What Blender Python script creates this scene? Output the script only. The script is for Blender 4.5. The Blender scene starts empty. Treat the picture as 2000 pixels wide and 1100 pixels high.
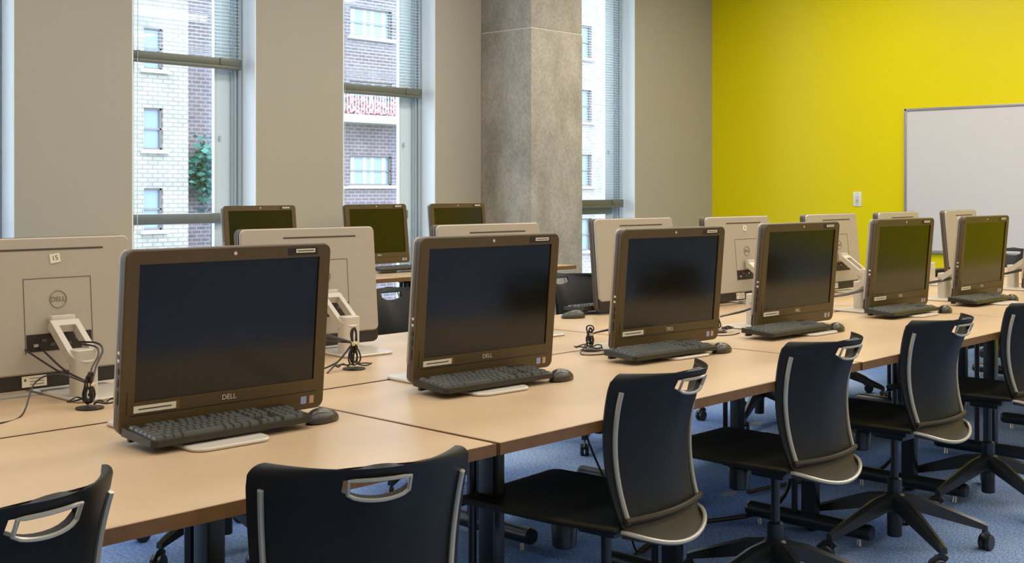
import bpy, bmesh, math, random
from mathutils import Vector, Matrix
random.seed(7)
C = bpy.context.scene.collection
S = bpy.context.scene
PI = math.pi
R = math.radians

# ---------------------------------------------------------------- camera, world, lights, exposure
CAM_H = 1.31
FPX, HZ, AZ = 2323.0, 371.0, R(43.5)
cam = bpy.data.cameras.new('camera'); camo = bpy.data.objects.new('camera', cam); C.objects.link(camo)
camo.location = (0, 0, CAM_H)
camo.rotation_euler = (PI/2, 0, AZ - PI/2)
cam.sensor_width = 36.0; cam.lens = FPX/2000*36.0
cam.shift_y = -(550-HZ)/2000.0
cam.clip_start = 0.05; cam.clip_end = 300
S.camera = camo

w = bpy.data.worlds.new('world'); S.world = w; w.use_nodes = True
bg = w.node_tree.nodes['Background']
bg.inputs['Color'].default_value = (0.74, 0.87, 1.0, 1); bg.inputs['Strength'].default_value = 6.5

def area(name, loc, rot, sx, sy, power, col):
    l = bpy.data.lights.new(name, 'AREA'); l.shape = 'RECTANGLE'; l.size = sx; l.size_y = sy
    l.energy = power; l.color = col
    o = bpy.data.objects.new(name, l); o.location = loc; o.rotation_euler = rot; C.objects.link(o)
    return o
sun = bpy.data.lights.new('sun', 'SUN'); sun.energy = 1.5; sun.angle = R(3); sun.color = (1, .97, .92)
suno = bpy.data.objects.new('sun', sun); C.objects.link(suno)
suno.rotation_euler = Vector((-.35, -.75, .62)).to_track_quat('Z', 'Y').to_euler()
# ceiling luminaires of the room
for lx, lp in ((-0.6, 19), (1.6, 22), (3.8, 28), (6.0, 34), (8.2, 46)):
    for ly in (-1.8, 0.4, 2.7, 4.9):
        area('ceiling_panel_light', (lx, ly, 3.56), (0, 0, 0), 1.6, 0.6, lp*(.72 if lx > 7 and ly < 1 else 1), (1.0, .92, .82))

S.view_settings.view_transform = 'Standard'; S.view_settings.look = 'None'
S.view_settings.gamma = 1; S.view_settings.use_curve_mapping = False
S.view_settings.exposure = 0.0

# ---------------------------------------------------------------- materials
def lin(c):
    return tuple(((x/255)/12.92 if x/255 <= .04045 else ((x/255+.055)/1.055)**2.4) for x in c)
def mat(name, rgb, rough=.5, metal=0, spec=.5, noise=None, bump=None, coat=0):
    """rgb in sRGB 0-255; noise=(scale, amount, detail) colour variation; bump=(scale, strength)"""
    m = bpy.data.materials.new(name); m.use_nodes = True
    nt = m.node_tree; b = nt.nodes['Principled BSDF']
    c = lin(rgb) + (1,)
    b.inputs['Base Color'].default_value = c
    b.inputs['Roughness'].default_value = rough; b.inputs['Metallic'].default_value = metal
    b.inputs['Specular IOR Level'].default_value = spec
    if coat: b.inputs['Coat Weight'].default_value = coat
    tc = nt.nodes.new('ShaderNodeTexCoord')
    if noise:
        n = nt.nodes.new('ShaderNodeTexNoise'); n.inputs['Scale'].default_value = noise[0]
        n.inputs['Detail'].default_value = noise[2] if len(noise) > 2 else 3
        nt.links.new(tc.outputs['Object'], n.inputs['Vector'])
        r = nt.nodes.new('ShaderNodeValToRGB')
        a = noise[1]
        r.color_ramp.elements[0].position = .3; r.color_ramp.elements[1].position = .7
        r.color_ramp.elements[0].color = tuple(x*(1-a) for x in c[:3])+(1,)
        r.color_ramp.elements[1].color = tuple(min(1, x*(1+a)) for x in c[:3])+(1,)
        nt.links.new(n.outputs['Fac'], r.inputs['Fac']); nt.links.new(r.outputs['Color'], b.inputs['Base Color'])
    if bump:
        n = nt.nodes.new('ShaderNodeTexNoise'); n.inputs['Scale'].default_value = bump[0]; n.inputs['Detail'].default_value = 4
        nt.links.new(tc.outputs['Object'], n.inputs['Vector'])
        bp = nt.nodes.new('ShaderNodeBump'); bp.inputs['Strength'].default_value = bump[1]; bp.inputs['Distance'].default_value = .002
        nt.links.new(n.outputs['Fac'], bp.inputs['Height']); nt.links.new(bp.outputs['Normal'], b.inputs['Normal'])
    return m

M = {}
M['taupe'] = mat('taupe_paint', (168, 162, 146), .6, bump=(300, .05))
M['yellow'] = mat('chartreuse_paint', (222, 206, 0), .36, spec=.22, bump=(300, .04))
M['white_paint'] = mat('white_paint', (232, 238, 242), .4)
M['ceiling'] = mat('ceiling_white', (225, 222, 214), .8)
M['sash'] = mat('sash_aluminium', (214, 230, 238), .35, 0)
M['mullion'] = mat('mullion_grey', (176, 190, 198), .4)
M['rail'] = mat('rail_grey', (118, 126, 128), .4, .5)
M['slat'] = mat('blind_slat', (228, 236, 238), .4)
M['blind_rail'] = mat('blind_rail_grey', (108, 112, 104), .4, .3)
M['maple'] = mat('maple_laminate', (198, 170, 134), .36, spec=.45, noise=(6, .04, 4), bump=(250, .03))
M['edge'] = mat('table_edge_band', (112, 78, 40), .45, noise=(30, .1))
M['steel_black'] = mat('black_powder_coat', (24, 28, 31), .3, spec=.6)
M['glide'] = mat('chrome', (190, 190, 190), .2, 1)
M['bezel'] = mat('bezel_plastic', (82, 65, 35), .42, spec=.45, noise=(400, .12, 2))
M['screen'] = mat('screen_matte_glass', (12, 11, 4), .17, spec=.55)
M['side_plastic'] = mat('side_plastic', (88, 82, 78), .4)
M['silver'] = mat('silver_plastic', (176, 166, 150), .42, .15, noise=(300, .03, 2))
M['stand'] = mat('stand_plastic', (205, 196, 180), .32, .05)
M['groove'] = mat('dark_groove', (70, 60, 48), .6)
M['port'] = mat('port_bay_black', (38, 30, 20), .5)
M['logo'] = mat('logo_silver', (225, 215, 195), .3, .3)
M['emblem'] = mat('emblem_grey', (130, 122, 108), .35, .3)
M['paper'] = mat('label_paper', (228, 216, 192), .6)
M['label_blue'] = mat('sticker_blue', (150, 160, 195), .4)
M['label_multi'] = mat('sticker_tan', (190, 150, 125), .4)
M['ink'] = mat('label_ink', (70, 62, 50), .6)
M['key'] = mat('key_plastic', (84, 86, 82), .34, spec=.9)
M['kb'] = mat('keyboard_plastic', (46, 41, 28), .35)
M['mouse'] = mat('mouse_plastic', (60, 56, 46), .3)
M['cable'] = mat('cable_black', (38, 32, 24), .4)
M['tie'] = mat('cable_tie_tan', (225, 215, 170), .4)
M['chair'] = mat('chair_shell_black', (24, 25, 24), .5, spec=.32, bump=(500, .15))
M['chair_low'] = mat('chair_shell_warm_lit', (60, 52, 36), .6, spec=.3, bump=(500, .1))  # black shell plastic with warm ceiling light painted in as brown
M['chair_trim'] = mat('chair_trim_grey', (184, 178, 162), .3, .4)
M['chair_base'] = mat('chair_base_black', (30, 33, 34), .3, spec=.6)
M['board'] = mat('whiteboard_enamel', (206, 202, 200), .28)
M['board_frame'] = mat('board_frame_aluminium', (165, 160, 160), .35, .6)
M['plate'] = mat('outlet_plate', (226, 222, 205), .4)

def slat_mat():
    m = bpy.data.materials.new('thin_white_slat'); m.use_nodes = True
    nt = m.node_tree; N = nt.nodes; L = nt.links; b = N['Principled BSDF']
    b.inputs['Base Color'].default_value = lin((232, 240, 244))+(1,); b.inputs['Roughness'].default_value = .4
    out = [n for n in N if n.type == 'OUTPUT_MATERIAL'][0]
    tr_ = N.new('ShaderNodeBsdfTranslucent'); tr_.inputs['Color'].default_value = (.85, .9, .92, 1)
    mx = N.new('ShaderNodeMixShader'); mx.inputs[0].default_value = .4
    L.new(b.outputs[0], mx.inputs[1]); L.new(tr_.outputs[0], mx.inputs[2]); L.new(mx.outputs[0], out.inputs['Surface'])
    return m
M['slat'] = slat_mat()
def concrete_mat():
    m = bpy.data.materials.new('board_formed_concrete'); m.use_nodes = True
    nt = m.node_tree; N = nt.nodes; L = nt.links; b = N['Principled BSDF']
    b.inputs['Roughness'].default_value = .75
    tc = N.new('ShaderNodeTexCoord')
    mp = N.new('ShaderNodeMapping'); mp.inputs['Scale'].default_value = (1, 1, .6); L.new(tc.outputs['Object'], mp.inputs['Vector'])
    n1 = N.new('ShaderNodeTexNoise'); n1.inputs['Scale'].default_value = 5; n1.inputs['Detail'].default_value = 8; L.new(mp.outputs[0], n1.inputs['Vector'])
    n2 = N.new('ShaderNodeTexNoise'); n2.inputs['Scale'].default_value = 70; n2.inputs['Detail'].default_value = 5; L.new(mp.outputs[0], n2.inputs['Vector'])
    r1 = N.new('ShaderNodeValToRGB'); r1.color_ramp.elements[0].position = .3; r1.color_ramp.elements[1].position = .7
    r1.color_ramp.elements[0].color = lin((146, 141, 130))+(1,); r1.color_ramp.elements[1].color = lin((178, 172, 160))+(1,)
    L.new(n1.outputs['Fac'], r1.inputs['Fac'])
    r2 = N.new('ShaderNodeValToRGB'); r2.color_ramp.elements[0].position = .34; r2.color_ramp.elements[1].position = .62
    r2.color_ramp.elements[0].color = (.76, .75, .72, 1); r2.color_ramp.elements[1].color = (1.05, 1.05, 1.05, 1)
    L.new(n2.outputs['Fac'], r2.inputs['Fac'])
    mx = N.new('ShaderNodeMix'); mx.data_type = 'RGBA'; mx.blend_type = 'MULTIPLY'; mx.inputs[0].default_value = .8
    L.new(r1.outputs['Color'], mx.inputs[6]); L.new(r2.outputs['Color'], mx.inputs[7]); L.new(mx.outputs[2], b.inputs['Base Color'])
    bp = N.new('ShaderNodeBump'); bp.inputs['Strength'].default_value = .5; bp.inputs['Distance'].default_value = .006
    L.new(n2.outputs['Fac'], bp.inputs['Height']); L.new(bp.outputs['Normal'], b.inputs['Normal'])
    return m
M['concrete'] = concrete_mat()

def carpet_mat():
    m = bpy.data.materials.new('blue_carpet_tile'); m.use_nodes = True
    nt = m.node_tree; N = nt.nodes; L = nt.links; b = N['Principled BSDF']
    b.inputs['Roughness'].default_value = .95; b.inputs['Specular IOR Level'].default_value = .1
    tc = N.new('ShaderNodeTexCoord')
    n1 = N.new('ShaderNodeTexNoise'); n1.inputs['Scale'].default_value = 1.3; n1.inputs['Detail'].default_value = 3; L.new(tc.outputs['Object'], n1.inputs['Vector'])
    mp = N.new('ShaderNodeMapping'); mp.inputs['Scale'].default_value = (60, 170, 1); L.new(tc.outputs['Object'], mp.inputs['Vector'])
    n2 = N.new('ShaderNodeTexNoise'); n2.inputs['Scale'].default_value = 1; n2.inputs['Detail'].default_value = 3; L.new(mp.outputs[0], n2.inputs['Vector'])
    r1 = N.new('ShaderNodeValToRGB'); r1.color_ramp.elements[0].position = .35; r1.color_ramp.elements[1].position = .68
    r1.color_ramp.elements[0].color = lin((100, 130, 186))+(1,); r1.color_ramp.elements[1].color = lin((152, 174, 208))+(1,)
    L.new(n1.outputs['Fac'], r1.inputs['Fac'])
    r2 = N.new('ShaderNodeValToRGB'); r2.color_ramp.elements[0].position = .36; r2.color_ramp.elements[1].position = .66
    r2.color_ramp.elements[0].color = (.38, .42, .5, 1); r2.color_ramp.elements[1].color = (1.3, 1.28, 1.22, 1)
    L.new(n2.outputs['Fac'], r2.inputs['Fac'])
    mx = N.new('ShaderNodeMix'); mx.data_type = 'RGBA'; mx.blend_type = 'MULTIPLY'; mx.inputs[0].default_value = .75
    L.new(r1.outputs['Color'], mx.inputs[6]); L.new(r2.outputs['Color'], mx.inputs[7])
    # sparse straw-coloured flecks woven in the tiles
    mp2 = N.new('ShaderNodeMapping'); mp2.inputs['Scale'].default_value = (2.6, 5.5, 1); mp2.inputs['Rotation'].default_value = (0, 0, .2); L.new(tc.outputs['Object'], mp2.inputs['Vector'])
    v = N.new('ShaderNodeTexVoronoi'); v.distance = 'MANHATTAN'; v.inputs['Scale'].default_value = 1; L.new(mp2.outputs[0], v.inputs['Vector'])
    lt = N.new('ShaderNodeMath'); lt.operation = 'LESS_THAN'; lt.inputs[1].default_value = .2; L.new(v.outputs['Distance'], lt.inputs[0])
    sp = N.new('ShaderNodeSeparateColor'); L.new(v.outputs['Color'], sp.inputs[0])
    gt = N.new('ShaderNodeMath'); gt.operation = 'GREATER_THAN'; gt.inputs[1].default_value = .8; L.new(sp.outputs[0], gt.inputs[0])
    ml = N.new('ShaderNodeMath'); ml.operation = 'MULTIPLY'; L.new(lt.outputs[0], ml.inputs[0]); L.new(gt.outputs[0], ml.inputs[1])
    ms = N.new('ShaderNodeMath'); ms.operation = 'MULTIPLY'; ms.inputs[1].default_value = .6; L.new(ml.outputs[0], ms.inputs[0])
    m2 = N.new('ShaderNodeMix'); m2.data_type = 'RGBA'; L.new(ms.outputs[0], m2.inputs[0]); L.new(mx.outputs[2], m2.inputs[6])
    m2.inputs[7].default_value = lin((170, 162, 112))+(1,)
    L.new(m2.outputs[2], b.inputs['Base Color'])
    bp = N.new('ShaderNodeBump'); bp.inputs['Strength'].default_value = .6; bp.inputs['Distance'].default_value = .004
    L.new(n2.outputs['Fac'], bp.inputs['Height']); L.new(bp.outputs['Normal'], b.inputs['Normal'])
    return m
M['carpet'] = carpet_mat()

def brick_mat(name, c1, c2, mortar, scale=1.0, bumpy=.5):
    m = bpy.data.materials.new(name); m.use_nodes = True
    nt = m.node_tree; N = nt.nodes; L = nt.links; b = N['Principled BSDF']; b.inputs['Roughness'].default_value = .9
    tc = N.new('ShaderNodeTexCoord'); sx = N.new('ShaderNodeSeparateXYZ'); L.new(tc.outputs['Object'], sx.inputs[0])
    cb = N.new('ShaderNodeCombineXYZ'); L.new(sx.outputs['X'], cb.inputs['X']); L.new(sx.outputs['Z'], cb.inputs['Y'])
    br = N.new('ShaderNodeTexBrick'); L.new(cb.outputs[0], br.inputs['Vector']); br.inputs['Scale'].default_value = scale
    br.inputs['Brick Width'].default_value = .42; br.inputs['Row Height'].default_value = .16; br.inputs['Mortar Size'].default_value = .025
    br.inputs['Color1'].default_value = lin(c1)+(1,); br.inputs['Color2'].default_value = lin(c2)+(1,); br.inputs['Mortar'].default_value = lin(mortar)+(1,)
    n = N.new('ShaderNodeTexNoise'); n.inputs['Scale'].default_value = 1.2; n.inputs['Detail'].default_value = 6; L.new(tc.outputs['Object'], n.inputs['Vector'])
    r = N.new('ShaderNodeValToRGB'); r.color_ramp.elements[0].color = (.72, .72, .72, 1); r.color_ramp.elements[1].color = (1.1, 1.1, 1.1, 1)
    r.color_ramp.elements[0].position = .35; r.color_ramp.elements[1].position = .6
    L.new(n.outputs['Fac'], r.inputs['Fac'])
    mx = N.new('ShaderNodeMix'); mx.data_type = 'RGBA'; mx.blend_type = 'MULTIPLY'; mx.inputs[0].default_value = bumpy
    L.new(br.outputs['Color'], mx.inputs[6]); L.new(r.outputs['Color'], mx.inputs[7]); L.new(mx.outputs[2], b.inputs['Base Color'])
    return m
M['cream_brick'] = brick_mat('painted_white_brick', (158, 151, 140), (144, 138, 130), (122, 118, 114))
M['red_brick'] = brick_mat('dull_red_brick', (106, 90, 94), (90, 80, 88), (126, 120, 124))
M['grey_brick'] = brick_mat('shaded_grey_brick', (96, 106, 122), (78, 88, 106), (130, 140, 152))
M['stone'] = mat('pale_stone', (165, 163, 158), .8)
M['far_glass'] = mat('far_window_glass', (120, 136, 150), .2)
M['far_frame'] = mat('far_window_frame', (120, 108, 110), .6)
M['curtain'] = mat('far_curtain', (170, 182, 196), .8)
M['leaf'] = mat('leaf_green', (70, 120, 110), .7)
M['flower'] = mat('flower_pink', (200, 140, 150), .7)
M['ground'] = mat('street_asphalt', (130, 132, 135), .9)

def glass_mat():
    m = bpy.data.materials.new('window_glass'); m.use_nodes = True
    nt = m.node_tree; N = nt.nodes; L = nt.links
    for n in list(N):
        if n.type != 'OUTPUT_MATERIAL': N.remove(n)
    out = [n for n in N if n.type == 'OUTPUT_MATERIAL'][0]
    t = N.new('ShaderNodeBsdfTransparent'); t.inputs['Color'].default_value = (.93, .97, .98, 1)
    g = N.new('ShaderNodeBsdfGlossy'); g.inputs['Roughness'].default_value = .02
    f = N.new('ShaderNodeFresnel')
    ge = N.new('ShaderNodeNewGeometry'); mr = N.new('ShaderNodeMapRange'); mr.inputs['To Min'].default_value = 1.45; mr.inputs['To Max'].default_value = 1/1.45
    L.new(ge.outputs['Backfacing'], mr.inputs['Value']); L.new(mr.outputs[0], f.inputs['IOR'])
    mx = N.new('ShaderNodeMixShader'); L.new(f.outputs[0], mx.inputs[0]); L.new(t.outputs[0], mx.inputs[1]); L.new(g.outputs[0], mx.inputs[2])
    L.new(mx.outputs[0], out.inputs['Surface'])
    return m
M['glass'] = glass_mat()

# ---------------------------------------------------------------- mesh helpers
I4 = Matrix.Identity(4)
def T(x, y, z): return Matrix.Translation((x, y, z))
def Rot(a, ax): return Matrix.Rotation(a, 4, ax)

class MB:
    def __init__(s): s.v = []; s.f = []
    def add(s, vs, fs, m=I4):
        o = len(s.v); s.v += [tuple(m @ Vector(p)) for p in vs]; s.f += [tuple(i+o for i in f) for f in fs]; return s
    def box(s, cx, cy, cz, sx, sy, sz, m=I4, bev=0):
        if bev <= 0:
            x, y, z = sx/2, sy/2, sz/2
            vs = [(cx+a*x, cy+b*y, cz+c*z) for a in (-1, 1) for b in (-1, 1) for c in (-1, 1)]
            return s.add(vs, [(0, 1, 3, 2), (4, 6, 7, 5), (0, 4, 5, 1), (2, 3, 7, 6), (0, 2, 6, 4), (1, 5, 7, 3)], m)
        bm = bmesh.new(); bmesh.ops.create_cube(bm, size=1)
        for v in bm.verts: v.co = (v.co.x*sx+cx, v.co.y*sy+cy, v.co.z*sz+cz)
        bmesh.ops.bevel(bm, geom=list(bm.edges), offset=bev, segments=2, affect='EDGES', profile=.6)
        bm.verts.index_update()
        s.add([v.co[:] for v in bm.verts], [tuple(v.index for v in f.verts) for f in bm.faces], m); bm.free(); return s
    def prism(s, out, d, bev=0, m=I4, hole=None):
        """outline out [(x,z)] CCW, extruded along +y 0..d with small bevel on the y=0 face and on the far face"""
        n = len(out)
        cxm = sum(p[0] for p in out)/n; czm = sum(p[1] for p in out)/n
        def ring(y, inset):
            r = []
            for i, (x, z_) in enumerate(out):
                if inset:
                    x0, z0 = out[i-1]; x1, z1 = out[(i+1) % n]
                    tx, tz = x1-x0, z1-z0; l = math.hypot(tx, tz) or 1
                    nx, nz = -tz/l, tx/l
                    r.append((x+nx*inset, y, z_+nz*inset))
                else: r.append((x, y, z_))
            return r
        rings = [ring(0, bev), ring(bev, 0), ring(d-bev, 0), ring(d, bev)] if bev else [ring(0, 0), ring(d, 0)]
        vs = [p for r in rings for p in r]; fs = []
        for k in range(len(rings)-1):
            for i in range(n):
                j = (i+1) % n
                fs.append((k*n+i, k*n+j, (k+1)*n+j, (k+1)*n+i))
        fs.append(tuple(reversed(range((len(rings)-1)*n, len(rings)*n))))
        if hole is None: fs.append(tuple(range(n)))
        else:
            h = hole; o = len(vs)   # hole: same count ring, recess depth
            hp, rec = h
            vs += [(x, 0, z_) for x, z_ in hp]; vs += [(x, rec, z_) for x, z_ in hp]
            for i in range(n):
                j = (i+1) % n
                fs.append((i, o+i, o+j, j)); fs.append((o+i, o+n+i, o+n+j, o+j))
        return s.add(vs, fs, m)
    def cyl(s, p0, p1, r0, r1=None, n=16):
        if r1 is None: r1 = r0
        p0 = Vector(p0); p1 = Vector(p1); dz = (p1-p0); q = dz.to_track_quat('Z', 'Y').to_matrix().to_4x4()
        L = dz.length; vs = []
        for zz, r in ((0, r0), (L, r1)):
            for i in range(n): vs.append((r*math.cos(2*PI*i/n), r*math.sin(2*PI*i/n), zz))
        fs = [(i, (i+1) % n, n+(i+1) % n, n+i) for i in range(n)] + [tuple(reversed(range(n))), tuple(range(n, 2*n))]
        return s.add(vs, fs, T(*p0) @ q)
    def lathe(s, prof, n=20, m=I4):
        """prof [(r,z)] bottom to top, closed with caps"""
        vs = [(r*math.cos(2*PI*i/n), r*math.sin(2*PI*i/n), z_) for r, z_ in prof for i in range(n)]
        fs = [(k*n+i, k*n+(i+1) % n, (k+1)*n+(i+1) % n, (k+1)*n+i) for k in range(len(prof)-1) for i in range(n)]
        fs += [tuple(reversed(range(n))), tuple(range((len(prof)-1)*n, len(prof)*n))]
        return s.add(vs, fs, m)
    def tube(s, pts, r, n=8, m=I4, ry=None, closed=False):
        pts = [Vector(p) for p in pts]; K = len(pts); vs = []; fs = []
        up = Vector((0, 0, 1)); prev = None
        for k, p in enumerate(pts):
            if closed: t = pts[(k+1) % K]-pts[k-1]
            else: t = pts[min(k+1, K-1)]-pts[max(k-1, 0)]
            t.normalize()
            if prev is None:
                a = up.cross(t)
                if a.length < .1: a = Vector((1, 0, 0)).cross(t)
            else: a = prev - t*prev.dot(t)
            a.normalize(); prev = a; b = t.cross(a)
            rr = r[k] if isinstance(r, (list, tuple)) else r
            rb = rr if ry is None else ry
            for i in range(n): vs.append(tuple(p + a*(rr*math.cos(2*PI*i/n)) + b*(rb*math.sin(2*PI*i/n))))
        for k in range(K if closed else K-1):
            k2 = (k+1) % K
            for i in range(n): fs.append((k*n+i, k*n+(i+1) % n, k2*n+(i+1) % n, k2*n+i))
        if not closed: fs += [tuple(reversed(range(n))), tuple(range((K-1)*n, K*n))]
        return s.add(vs, fs, m)
    def grid(s, fn, nu, nv, thick=0, skip=None, m=I4):
        vs = [fn(i/nu, j/nv) for j in range(nv+1) for i in range(nu+1)]; W = nu+1
        fs = [(j*W+i, j*W+i+1, (j+1)*W+i+1, (j+1)*W+i) for j in range(nv) for i in range(nu) if not (skip and skip(i, j))]
        if thick:
            bm = bmesh.new(); bv = [bm.verts.new(v) for v in vs]
            for f in fs: bm.faces.new([bv[i] for i in f])
            for v in list(bm.verts):
                if not v.link_faces: bm.verts.remove(v)
            bm.normal_update()
            bmesh.ops.solidify(bm, geom=list(bm.faces), thickness=thick)
            bmesh.ops.recalc_face_normals(bm, faces=list(bm.faces))
            bm.verts.index_update()
            vs = [v.co[:] for v in bm.verts]; fs = [tuple(v.index for v in f.verts) for f in bm.faces]; bm.free()
        return s.add(vs, fs, m)
    def build(s, name, material, parent=None, loc=None, smooth=35):
        me = bpy.data.meshes.new(name); me.from_pydata(s.v, [], s.f); me.validate()
        bm = bmesh.new(); bm.from_mesh(me); bmesh.ops.recalc_face_normals(bm, faces=list(bm.faces)); bm.to_mesh(me); bm.free()
        me.materials.append(material)
        me.shade_smooth()
        if smooth is not None: me.set_sharp_from_angle(angle=R(smooth))
        o = bpy.data.objects.new(name, me); C.objects.link(o)
        if parent is not None: o.parent = parent
        if loc: o.location = loc
        return o

def rrect(w_, h, r, n=5, cx=0, cz=0, rb=None):
    rb = r if rb is None else rb
    pts = []
    for (sx, sz, a0, rr) in ((1, -1, -90, rb), (1, 1, 0, r), (-1, 1, 90, r), (-1, -1, 180, rb)):
        for k in range(n+1):
            a = R(a0+90*k/n)
            pts.append((cx+sx*(w_/2-rr)+rr*math.cos(a), cz+sz*(h/2-rr)+rr*math.sin(a)))
    return pts
def text_part(txt, size, material, parent, m, ext=.0004, name='lettering'):
    cu = bpy.data.curves.new('txt', 'FONT'); cu.body = txt; cu.size = size; cu.align_x = 'CENTER'; cu.align_y = 'CENTER'; cu.extrude = ext; cu.resolution_u = 3
    t = bpy.data.objects.new('txt', cu); C.objects.link(t)
    dg = bpy.context.evaluated_depsgraph_get(); dg.update()
    me = bpy.data.meshes.new_from_object(t.evaluated_get(dg)); C.objects.unlink(t); bpy.data.objects.remove(t)
    me.transform(m); me.materials.clear(); me.materials.append(material); me.name = name
    o = bpy.data.objects.new(name, me); C.objects.link(o); o.parent = parent
    return o
def empty(name, loc=(0, 0, 0), rz=0):
    o = bpy.data.objects.new(name, None); C.objects.link(o); o.location = loc; o.rotation_euler = (0, 0, rz); o.empty_display_size = .1; return o
def tag(o, label=None, cat=None, group=None, kind=None):
    if label: o['label'] = label
    if cat: o['category'] = cat
    if group: o['group'] = group
    if kind: o['kind'] = kind
    return o
def kids(o): return [c for c in bpy.data.objects if c.parent == o]
CH = {}
def copy_tree(o, parent=None, skip=()):
    if o.name not in CH: CH[o.name] = kids(o)
    c = o.copy(); C.objects.link(c); c.parent = parent
    for ch in CH[o.name]:
        if ch.name.split('.')[0] in skip: continue
        copy_tree(ch, c, skip)
    return c
def struct(name, mb, material, parent=None):
    o = mb.build(name, material, parent); o['kind'] = 'structure'; return o

# ---------------------------------------------------------------- the room
WY, WX, CZ = 6.80, 10.10, 3.60      # window wall, yellow wall, ceiling
X0, Y0 = -2.2, -3.2
TW = .30
struct('floor', MB().box((X0+WX)/2, (Y0+WY)/2, -.05, WX-X0+.2, WY-Y0+.6, .1), M['carpet'])
struct('ceiling', MB().box((X0+WX)/2, (Y0+WY)/2, CZ+.05, WX-X0+.6, WY-Y0+.8, .1), M['ceiling'])
struct('wall_back', MB().box(WX+.1, (Y0+WY)/2, CZ/2, .2, WY-Y0+.2, CZ), M['yellow'])
struct('wall_front', MB().box(X0-.1, (Y0+WY)/2, CZ/2, .2, WY-Y0+.2, CZ), M['taupe'])
struct('wall_right', MB().box((X0+WX)/2, Y0-.1, CZ/2, WX-X0+.4, .2, CZ), M['taupe'])
wins = [(-1.6, -.7), (0.15, 1.05), (2.05, 2.998), (3.736, 4.648), (5.392, 6.298), (7.93, 8.83)]
SILL = .16
mb = MB(); xs = [X0]
for a, b in wins: xs += [a, b]
xs.append(WX)
for i in range(0, len(xs), 2):
    mb.box((xs[i]+xs[i+1])/2, WY+TW/2, CZ/2, xs[i+1]-xs[i], TW, CZ)
for a, b in wins: mb.box((a+b)/2, WY+TW/2, SILL/2, b-a, TW, SILL)
struct('wall_left', mb, M['taupe'])
struct('baseboard_back', MB().box(WX-.006, (Y0+WY)/2, .055, .012, WY-Y0, .11), mat('rubber_base_grey', (150, 148, 140), .5))
bb = MB()
for i in range(0, len(xs), 2): bb.box((xs[i]+xs[i+1])/2, WY-.006, .055, xs[i+1]-xs[i]-.02, .012, .11)
struct('baseboard_left', bb, bpy.data.materials['rubber_base_grey'])

def window(i, a, b):
    r = empty('window_%d' % i, ((a+b)/2, WY, 0)); r['kind'] = 'structure'
    wd = b-a; h = CZ-SILL; zc = (CZ+SILL)/2
    # white lined reveals left and right, sill board
    for s_ in (-1, 1): MB().box(s_*(wd/2-.004), .085, zc, .008, .17, h-.01).build('reveal', M['white_paint'], r)
    MB().box(0, .085, SILL+.012, wd-.02, .19, .022, bev=.003).build('window_sill', M['white_paint'], r)
    # mullion (stepped) on both sides
    for s_ in (-1, 1):
        q = MB().box(s_*(wd/2-.045), .20, zc, .07, .06, h-.04)
        q.box(s_*(wd/2-.028), .165, zc, .025, .03, h-.04); q.box(s_*(wd/2-.060), .165, zc, .012, .02, h-.04)
        q.build('mullion', M['mullion'], r)
    # sash frame
    xr = wd/2-.08
    q = MB().box(xr-.055, .215, zc, .11, .05, h-.05, bev=.004)
    q.box(xr-.118, .205, zc, .012, .03, h-.05)
    q.box(-xr+.02, .215, zc, .04, .05, h-.05, bev=.004)
    q.box(0, .215, SILL+.07, wd-.16, .05, .08); q.box(0, .215, CZ-.05, wd-.16, .05, .06)
    q.build('window_frame', M['sash'], r)
    MB().box(-.04, .235, zc, wd-.26, .008, h-.1).build('pane', M['glass'], r)
    MB().box(xr-.085, .182, 1.66, .014, .012, .035, bev=.003).build('window_latch', M['mullion'], r)
    # horizontal grab rail across the glass
    q = MB().box(-.05, .165, 1.12, wd-.19, .03, .07, bev=.008)
    q.build('safety_rail', M['rail'], r)
    return r
for i, (a, b) in enumerate(wins): window(i+1, a, b)

# blinds
def blind(a, b, zb, label, cord=True):
    wd = b-a-.06; cx = (a+b)/2-.02
    r = empty('venetian_blind', (cx, WY+.11, 0)); tag(r, label, 'blind', 'venetian blinds in the tall windows')
    MB().box(0, 0, CZ-.03, wd, .05, .05, bev=.004).build('head_rail', M['blind_rail'], r)
    q = MB()
    q.box(0, 0, zb+.035, wd, .034, .05, bev=.006); q.box(0, -.004, zb-.002, wd-.01, .03, .024, bev=.003)
    q.build('bottom_rail', M['blind_rail'], r)
    for sx in (-.8, .62):
        MB().box(sx*wd/2, -.004, zb+.036, .02, .04, .05, bev=.003).build('rail_clip', M['blind_rail'], r)
        MB().box(sx*wd/2, -.0125, (CZ+zb)/2, .003, .001, CZ-zb-.08).build('ladder_tape', M['slat'], r)
    base = None; z_ = zb+.07
    sl = MB().grid(lambda u, v: ((u-.5)*wd, (v-.5)*.023, .0022*(1-(2*v-1)**2)), 1, 4, m=Rot(R(2), 'X'))
    while z_ < CZ-.06:
        if base is None: base = sl.build('slat', M['slat'], r, (0, 0, z_)); o = base
        else: o = base.copy(); C.objects.link(o); o.parent = r; o.location = (0, 0, z_)
        z_ += .0235
    if cord:
        MB().tube([(-wd/2+.07, -.03, CZ-.05), (-wd/2+.072, -.03, 1.6), (-wd/2+.07, -.028, .45)], .0016, 6).build('lift_cord', M['slat'], r)
    return r
blind(*wins[3], 2.135, 'half-raised venetian blind in the left window before the cream building')
blind(*wins[4], 2.035, 'half-raised venetian blind in the window just left of the concrete column, hanging lower')
blind(*wins[5], 1.16, 'fully lowered venetian blind in the narrow strip of window right of the concrete column', False)

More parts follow.
